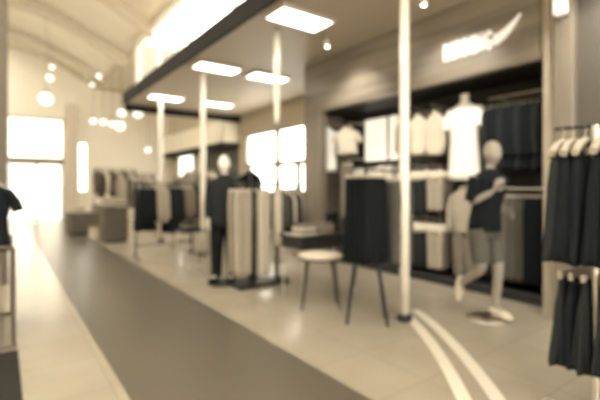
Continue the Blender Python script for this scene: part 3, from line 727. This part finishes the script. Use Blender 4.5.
# ------------------------------------------------------------------ mannequins
def skin(verts, edges, radii, root=0, lvl=2):
    me = bpy.data.meshes.new('skin'); me.from_pydata(verts, edges, [])
    o = bpy.data.objects.new('skin_tmp', me); COL.objects.link(o)
    md = o.modifiers.new('s', 'SKIN'); md.use_smooth_shade = True; md.branch_smoothing = .6
    for i, v in enumerate(me.skin_vertices[0].data):
        r = radii[i]; v.radius = r if hasattr(r, '__len__') else (r, r); v.use_root = (i == root)
    sb = o.modifiers.new('d', 'SUBSURF'); sb.levels = lvl; sb.render_levels = lvl
    bpy.context.view_layer.update()
    m2 = bpy.data.meshes.new_from_object(o.evaluated_get(bpy.context.evaluated_depsgraph_get()))
    bpy.data.objects.remove(o)
    V = [v.co.copy() for v in m2.vertices]; F = [list(p.vertices) for p in m2.polygons]
    return V, F
def chain(names, J): return names
def figure(J, rad, links, head_c, head_dir, hands):
    names = list(J); idx = {n: i for i, n in enumerate(names)}
    V, F = skin([J[n] for n in names], [(idx[a], idx[b]) for a, b in links], [rad[n] for n in names], idx['pelvis'])
    mb = MB().add(V, F, True)
    # egg shaped head with brow, nose and chin
    hv = []; hf = []; n = 24; R = 20
    hd = Vector(head_dir).normalized(); side = Vector((0, 0, 1)).cross(hd).normalized()
    for r in range(R+1):
        a = PI*r/R; zz = -math.cos(a); rr = max(.002, math.sin(a))
        wid = .076*(1+.10*zz); dep = .096*(1+.06*zz)
        for k in range(n):
            an = 2*PI*k/n; fx = math.cos(an); fy = math.sin(an)
            f_ = fx*dep*rr; s_ = fy*wid*rr; z = zz*.128
            if fx > 0:
                f_ += .020*math.exp(-((fy*rr)/.16)**2-((zz+.18)/.20)**2)          # nose
                f_ -= .008*math.exp(-((abs(fy*rr)-.38)/.2)**2-((zz-.08)/.13)**2)   # eye sockets
                f_ += .006*math.exp(-((fy*rr)/.3)**2-((zz+.52)/.10)**2)           # mouth
            hv.append(Vector(head_c)+hd*f_+side*s_+Vector((0, 0, z)))
    for r in range(R):
        for k in range(n): hf.append((r*n+k, r*n+(k+1) % n, (r+1)*n+(k+1) % n, (r+1)*n+k))
    mb.add(hv, hf, True)
    for s_ in (-1, 1):
        e = Vector(head_c)+side*(s_*.077)+hd*(-.005)
        mb.ball(e, .012+.010*abs(hd.x), .012+.010*abs(hd.y), .030, n=10)
    # hands: palm and five unequal bent fingers
    for wrist, dirv, palm_n in hands:
        w = Vector(wrist); d = Vector(dirv).normalized(); nrm = Vector(palm_n); nrm = (nrm-d*nrm.dot(d)).normalized(); s2 = d.cross(nrm)
        mb.tube([w-d*.02, w+d*.03, w+d*.07, w+d*.095], [.026, .034, .040, .034], n=14, flat=.5)
        for q, (off, ln) in enumerate(((-.028, .066), (-.010, .078), (.010, .074), (.027, .058))):
            p0 = w+d*.075+s2*off
            mb.tube([p0, p0+d*ln*.5+nrm*.006, p0+d*ln*.8+nrm*.022, p0+d*ln*.92+nrm*.042], [.0105, .0098, .0088, .006], n=8)
        p0 = w+d*.03-s2*.03
        mb.tube([p0, p0-s2*.024+d*.022+nrm*.008, p0-s2*.034+d*.05+nrm*.016, p0-s2*.034+d*.068+nrm*.02], [.014, .012, .0105, .007], n=8)
    return mb
LINKS = [('pelvis', 'waist'), ('waist', 'chest'), ('chest', 'neck'), ('neck', 'skull')]
for s_ in 'lr': LINKS += [('chest', 'sho'+s_), ('sho'+s_, 'elb'+s_), ('elb'+s_, 'wri'+s_), ('pelvis', 'hip'+s_), ('hip'+s_, 'kne'+s_), ('kne'+s_, 'ank'+s_), ('ank'+s_, 'toe'+s_)]
RAD = dict(pelvis=(.15, .115), waist=(.125, .095), chest=(.155, .11), neck=.055, skull=.05)
for s_ in 'lr': RAD.update({'sho'+s_: .062, 'elb'+s_: .043, 'wri'+s_: .028, 'hip'+s_: .09, 'kne'+s_: .058, 'ank'+s_: .038, 'toe'+s_: .03})
def shell(J, names, links, extra, over={}, lvl=2):
    idx = {n: i for i, n in enumerate(names)}
    rr = []
    for n_ in names:
        r = over.get(n_, RAD[n_]); rr.append(tuple(a+extra for a in r) if hasattr(r, '__len__') else r+extra)
    V, F = skin([J[n_] for n_ in names], [(idx[a], idx[b]) for a, b in links if a in idx and b in idx], rr, 0, lvl)
    return MB().add(V, F, True)

# standing mannequin in dark jacket and trousers (faces -y)
JA = dict(pelvis=(0, 0, .97), waist=(0, 0, 1.13), chest=(0, 0, 1.33), neck=(0, .005, 1.50), skull=(0, 0, 1.60),
          shol=(.175, 0, 1.42), elbl=(.23, .02, 1.14), wril=(.22, -.04, .90), shor=(-.175, 0, 1.42), elbr=(-.23, .02, 1.14), wrir=(-.22, -.04, .90),
          hipl=(.09, 0, .90), knel=(.105, -.01, .50), ankl=(.11, .01, .10), toel=(.125, -.13, .065), hipr=(-.09, 0, .90), kner=(-.105, -.03, .50), ankr=(-.115, .0, .10), toer=(-.14, -.14, .065))
ma = thing('mannequin', 'white headed mannequin in dark jacket and black trousers beside the aisle', 'mannequin', (2.53, 5.29, 0), -.75)
figure(JA, RAD, LINKS, (0, -.012, 1.67), (0, -1, 0), [((.22, -.04, .90), (.0, -.2, -1), (-1, 0, 0)), ((-.22, -.04, .90), (0, -.2, -1), (1, 0, 0))]).build('body', M['body_white'], ma)
def loft(secs, n=28):
    vs = []; fs = []
    for (cx, cy, z, a, b) in secs:
        for k in range(n): vs.append((cx+a*math.cos(2*PI*k/n), cy+b*math.sin(2*PI*k/n), z))
    for r in range(len(secs)-1):
        for k in range(n): fs.append((r*n+k, r*n+(k+1) % n, (r+1)*n+(k+1) % n, (r+1)*n+k))
    fs += [tuple(range(n-1, -1, -1)), tuple(range((len(secs)-1)*n, len(secs)*n))]
    return MB().add(vs, fs, True)
def limb(J, pts, rr):
    P = []; Q = []
    for (a, b), (r0, r1) in zip(zip(pts, pts[1:]), zip(rr, rr[1:])):
        for t in (0, .25, .5, .75): P.append(Vector(a).lerp(Vector(b), t)); Q.append(r0+(r1-r0)*t)
    P.append(Vector(pts[-1])); Q.append(rr[-1])
    for _ in range(2):
        P = [P[0]]+[(P[i-1]+P[i]*2+P[i+1])/4 for i in range(1, len(P)-1)]+[P[-1]]
    return MB().tube(P, Q, n=18)
jk = loft([(0, 0, .80, .205, .165), (0, 0, .92, .20, .16), (0, 0, 1.12, .178, .140), (0, 0, 1.30, .215, .150), (0, 0, 1.40, .225, .132), (0, 0, 1.455, .19, .105), (0, .003, 1.49, .10, .08), (0, .004, 1.53, .075, .075)]).build('jacket', M['charcoal'], ma)
for s_ in 'lr': limb(JA, [JA['sho'+s_], JA['elb'+s_], tuple(Vector(JA['elb'+s_]).lerp(Vector(JA['wri'+s_]), .92))], [.088, .068, .052]).build('sleeve', M['charcoal'], jk)
tr = loft([(0, 0, .82, .17, .14), (0, 0, .92, .178, .142), (0, 0, 1.02, .165, .130), (0, 0, 1.06, .16, .125)]).build('trousers', M['black'], ma)
for s_ in 'lr': limb(JA, [JA['hip'+s_], JA['kne'+s_], JA['ank'+s_]], [.108, .086, .068]).build('trouser_leg', M['black'], tr)
for s_ in 'lr':
    a = Vector(JA['ank'+s_]); b = Vector(JA['toe'+s_])
    MB().tube([(a.x, a.y+.05, .065), (a.x, a.y, .075), ((a.x+b.x)/2, (a.y+b.y)/2, .062), (b.x, b.y, .055), (b.x, b.y-.05, .05)], [.032, .045, .045, .042, .02], n=14).build('shoe', M['black'], ma)
MB().lathe([(.235, 0), (.24, .008), (.23, .016), (.02, .018)], n=40).build('base', M['darkmetal'], ma)

# running mannequin before the shop wall; local -y is the way it runs
JB = dict(pelvis=(0, .02, .98), waist=(0, 0, 1.14), chest=(0, -.04, 1.35), neck=(0, -.05, 1.52), skull=(0, -.06, 1.61),
          shol=(.165, -.04, 1.44), elbl=(.22, .12, 1.22), wril=(.17, -.08, 1.10), shor=(-.165, -.05, 1.44), elbr=(-.22, .0, 1.18), wrir=(-.12, -.20, 1.31),
          hipl=(.085, .02, .92), knel=(.09, -.07, .52), ankl=(.09, -.03, .11), toel=(.09, -.17, .065),
          hipr=(-.085, .02, .92), kner=(-.09, -.03, .52), ankr=(-.10, .24, .33), toer=(-.10, .28, .18))
mr = thing('mannequin', 'stone coloured running mannequin in black top and grey shorts before the shop wall', 'mannequin', (4.02, 2.28, 0), -.25)
figure(JB, RAD, LINKS, (0, -.075, 1.69), (0, -1, 0), [((.17, -.08, 1.10), (-.1, -1, -.3), (-1, 0, -.3)), ((-.12, -.20, 1.31), (.2, -.4, .8), (1, .3, 0))]).build('body', M['body_grey'], mr)
tp = loft([(0, .02, .90, .175, .145), (0, .015, 1.0, .172, .14), (0, .0, 1.14, .155, .125), (0, -.03, 1.32, .195, .140), (0, -.042, 1.42, .205, .122), (0, -.045, 1.475, .17, .10), (0, -.048, 1.505, .09, .075), (0, -.05, 1.535, .068, .066)]).build('top', M['black'], mr)
for s_ in 'lr': limb(JB, [JB['sho'+s_], tuple(Vector(JB['sho'+s_]).lerp(Vector(JB['elb'+s_]), .9))], [.082, .060]).build('sleeve', M['black'], tp)
so = loft([(0, .02, .84, .165, .135), (0, .02, .94, .168, .138), (0, .018, 1.0, .16, .130)]).build('shorts', M['grey'], mr)
for s_ in 'lr': limb(JB, [JB['hip'+s_], tuple(Vector(JB['hip'+s_]).lerp(Vector(JB['kne'+s_]), .85))], [.108, .088]).build('shorts_leg', M['grey'], so)
MB().tube([(.09, .03, .07), (.09, -.03, .08), (.09, -.10, .066), (.09, -.18, .058), (.09, -.23, .05)], [.03, .046, .045, .042, .02], n=14).build('shoe', M['cream'], mr)
MB().tube([(-.10, .25, .39), (-.10, .255, .335), (-.10, .275, .25), (-.10, .29, .17), (-.10, .29, .12)], [.03, .045, .045, .042, .02], n=14).build('shoe', M['cream'], mr)
MB().lathe([(.19, 0), (.195, .008), (.185, .015), (.02, .016)], n=40).tube([(.09, -.02, .01), (.09, -.02, .06)], .014).build('base', M['chrome'], mr)

# ------------------------------------------------------------------ far fixtures
def cube_unit(x, y, w, d, h, m, lab, rot=0):
    t = thing('display_cube', lab, 'display unit', (x, y, 0), rot)
    MB().box(-w/2, w/2, -d/2, d/2, .06, h-.03, bv=.01).build('body', M[m], t)
    MB().box(-w/2-.015, w/2+.015, -d/2-.015, d/2+.015, h-.03, h, bv=.006).build('top', M['brownwood'], t)
    MB().box(-w/2+.03, w/2-.03, -d/2+.03, d/2-.03, 0, .06).build('plinth', M['plinth'], t)
    return t
cube_unit(2.22, 10.9, .55, .50, .86, 'cardboard', 'brown display cube beside the aisle before the far racks', .1)
cube_unit(2.0, 13.2, 1.0, .7, .62, 'cardboard', 'low wide brown display unit nearest the end doors', .1)
def pile(x, y, z, m, n, where):
    for j in range(n):
        tag(MB().box(-.15, .15, -.12, .12, 0, .055, bv=.02).build('folded_shirt', M[m[j % len(m)]], None, (x, y, z+.056*j), random.uniform(-.1, .1)), '%s folded shirt, %s %s' % (m[j % len(m)], ('lowest', 'second up', 'third up', 'fourth up', 'fifth up')[j], where), 'shirt', 'folded piles on the far display units')
pile(2.10, 10.9, .86, ['beige', 'cream'], 4, 'on the brown display cube, aisle side')
pile(2.38, 10.9, .86, ['cream', 'taupe'], 3, 'on the brown display cube, column side')
pile(1.75, 13.1, .62, ['cream', 'beige'], 3, 'on the low wide unit, aisle side')
pile(2.25, 13.1, .62, ['beige', 'taupe'], 4, 'on the low wide unit, wall side')
bx = thing('storage_box', 'pale box on the floor before the low wide brown unit', 'box', (2.02, 12.0, 0), .2)
MB().box(-.14, .14, -.12, .12, 0, .26, bv=.01).build('body', M['cream'], bx); MB().box(-.15, .15, -.13, .13, .25, .30, bv=.01).build('lid', M['beige'], bx)

def far_rack(x, y, L, rot, hz, specs, lab, where, group, metal='brownmetal'):
    rk = thing('garment_rack', lab, 'garment rack', (x, y, 0), rot)
    for a in (-L/2, L/2):
        MB().tube([(a, 0, .03), (a, 0, hz)], .015).build('pole', M[metal], rk)
        MB().tube([(a, -.24, .018), (a, .24, .018)], .016).build('foot', M[metal], rk)
    MB().tube([(-L/2-.02, 0, hz), (L/2+.02, 0, hz)], .013).build('rail', M[metal], rk)
    n = len(specs)
    for i, (k_, f_, l_) in enumerate(specs):
        a = (-L/2+.08)+(L-.16)*i/(n-1)
        garment(k_, f_, l_, (x+a*math.cos(rot), y+a*math.sin(rot), hz-.003), rot+PI/2+random.uniform(-.1, .1), '%s %s, %s %s' % (ADJ[f_], {'coat': 'coat', 'shirt': 'shirt', 'tshirt': 'short sleeved shirt', 'dress': 'dress', 'trousers': 'trousers'}[k_], ORD[i], where), group, {'tshirt': 't-shirt'}.get(k_, k_))
mix = [('shirt', 'beige', .7), ('shirt', 'brown', .7), ('coat', 'taupe', .84), ('shirt', 'cream', .7), ('coat', 'brown', .84), ('shirt', 'beige', .7), ('shirt', 'taupe', .7), ('shirt', 'cream', .7), ('coat', 'brown', .84)]
far_rack(2.95, 11.6, 1.0, .15, 1.72, mix, 'rack of beige and brown clothes behind the brown display cube', 'from the aisle on the rack behind the brown cube', 'clothes on the rack behind the brown cube')
far_rack(3.0, 14.4, 1.3, .1, 1.95, [mix[(3*i+1) % 9] for i in range(10)], 'far rack of brown and beige clothes near the end wall', 'from the aisle on the rack near the end wall', 'clothes on the rack near the end wall')
far_rack(4.2, 10.2, 1.2, .5, 1.80, [mix[(2*i) % 9] for i in range(10)], 'rack of mixed pale clothes past the third slim column', 'from the aisle on the rack past the third slim column', 'clothes on the rack past the third slim column')
far_rack(3.55, 9.0, 1.0, .2, 1.55, [('coat', ('charcoal', 'brown', 'black')[i % 3], .84) for i in range(9)], 'rack of dark coats behind the dark clothed mannequin', 'from the aisle on the rack behind the mannequin', 'coats on the rack behind the mannequin')
far_rack(4.62, 8.35, 1.3, 1.1, 1.78, [('coat', ('black', 'taupe', 'charcoal', 'brown')[i % 4], .84) for i in range(10)], 'rack of dark clothes before the big bright window', 'from the near end of the rack before the window', 'coats on the rack before the window')
far_rack(4.42, 6.45, .8, .30, 1.38, [(('shirt', 'grey', .7), ('coat', 'black', .84), ('shirt', 'cream', .66))[i % 3] for i in range(8)], 'rack of black and pale clothes between column and taupe pilaster', 'from the aisle on the rack beside the taupe pilaster', 'clothes on the rack beside the taupe pilaster')
far_rack(5.4, 13.6, 1.5, 1.4, 1.70, [mix[(4*i+2) % 9] for i in range(10)], 'rack of mixed clothes under the further shop front', 'from the near end under the further shop front', 'clothes under the further shop front')
lb = thing('light_box', 'lit white display panel under the further shop front', 'light box', (XW-.03, 16.4, 2.1))
MB().box(-.06, 0, -.75, .75, -.55, .50, bv=.01).build('panel', emit('lit far panel', (1, .93, .8), 1.2), lb)
MB().box(-.07, 0, -.79, -.75, -.6, .55).box(-.07, 0, .75, .79, -.6, .55).box(-.07, 0, -.75, .75, .50, .55).box(-.07, 0, -.75, .75, -.6, -.55).build('frame', M['frame'], lb)

# ------------------------------------------------------------------ world and camera
w = bpy.data.worlds.new('daylight'); sc.world = w; w.use_nodes = True
bg = w.node_tree.nodes['Background']; bg.inputs[0].default_value = (1, .955, .86, 1); bg.inputs[1].default_value = 3.9
cam = bpy.data.cameras.new('camera'); co = bpy.data.objects.new('camera', cam); COL.objects.link(co)
cam.sensor_width = 36; cam.lens = 36*410/600; cam.shift_y = -13/600
cam.clip_start = .05; cam.clip_end = 200
co.location = (0, 0, 1.35); co.rotation_euler = (PI/2, 0, -th)
cam.dof.use_dof = True; cam.dof.focus_distance = .9
A = 7.0/410*.9                                     # aperture (m): the far blur is about 7 pixels wide
cam.dof.aperture_fstop = (cam.lens/1000)/A
sc.camera = co
sc.cycles.use_denoising = True
sc.cycles.max_bounces = 8; sc.cycles.diffuse_bounces = 4; sc.cycles.sample_clamp_indirect = 6
vs_ = sc.view_settings; vs_.view_transform = 'Standard'; vs_.look = 'None'; vs_.gamma = 1; vs_.use_curve_mapping = False
vs_.exposure = 1.3
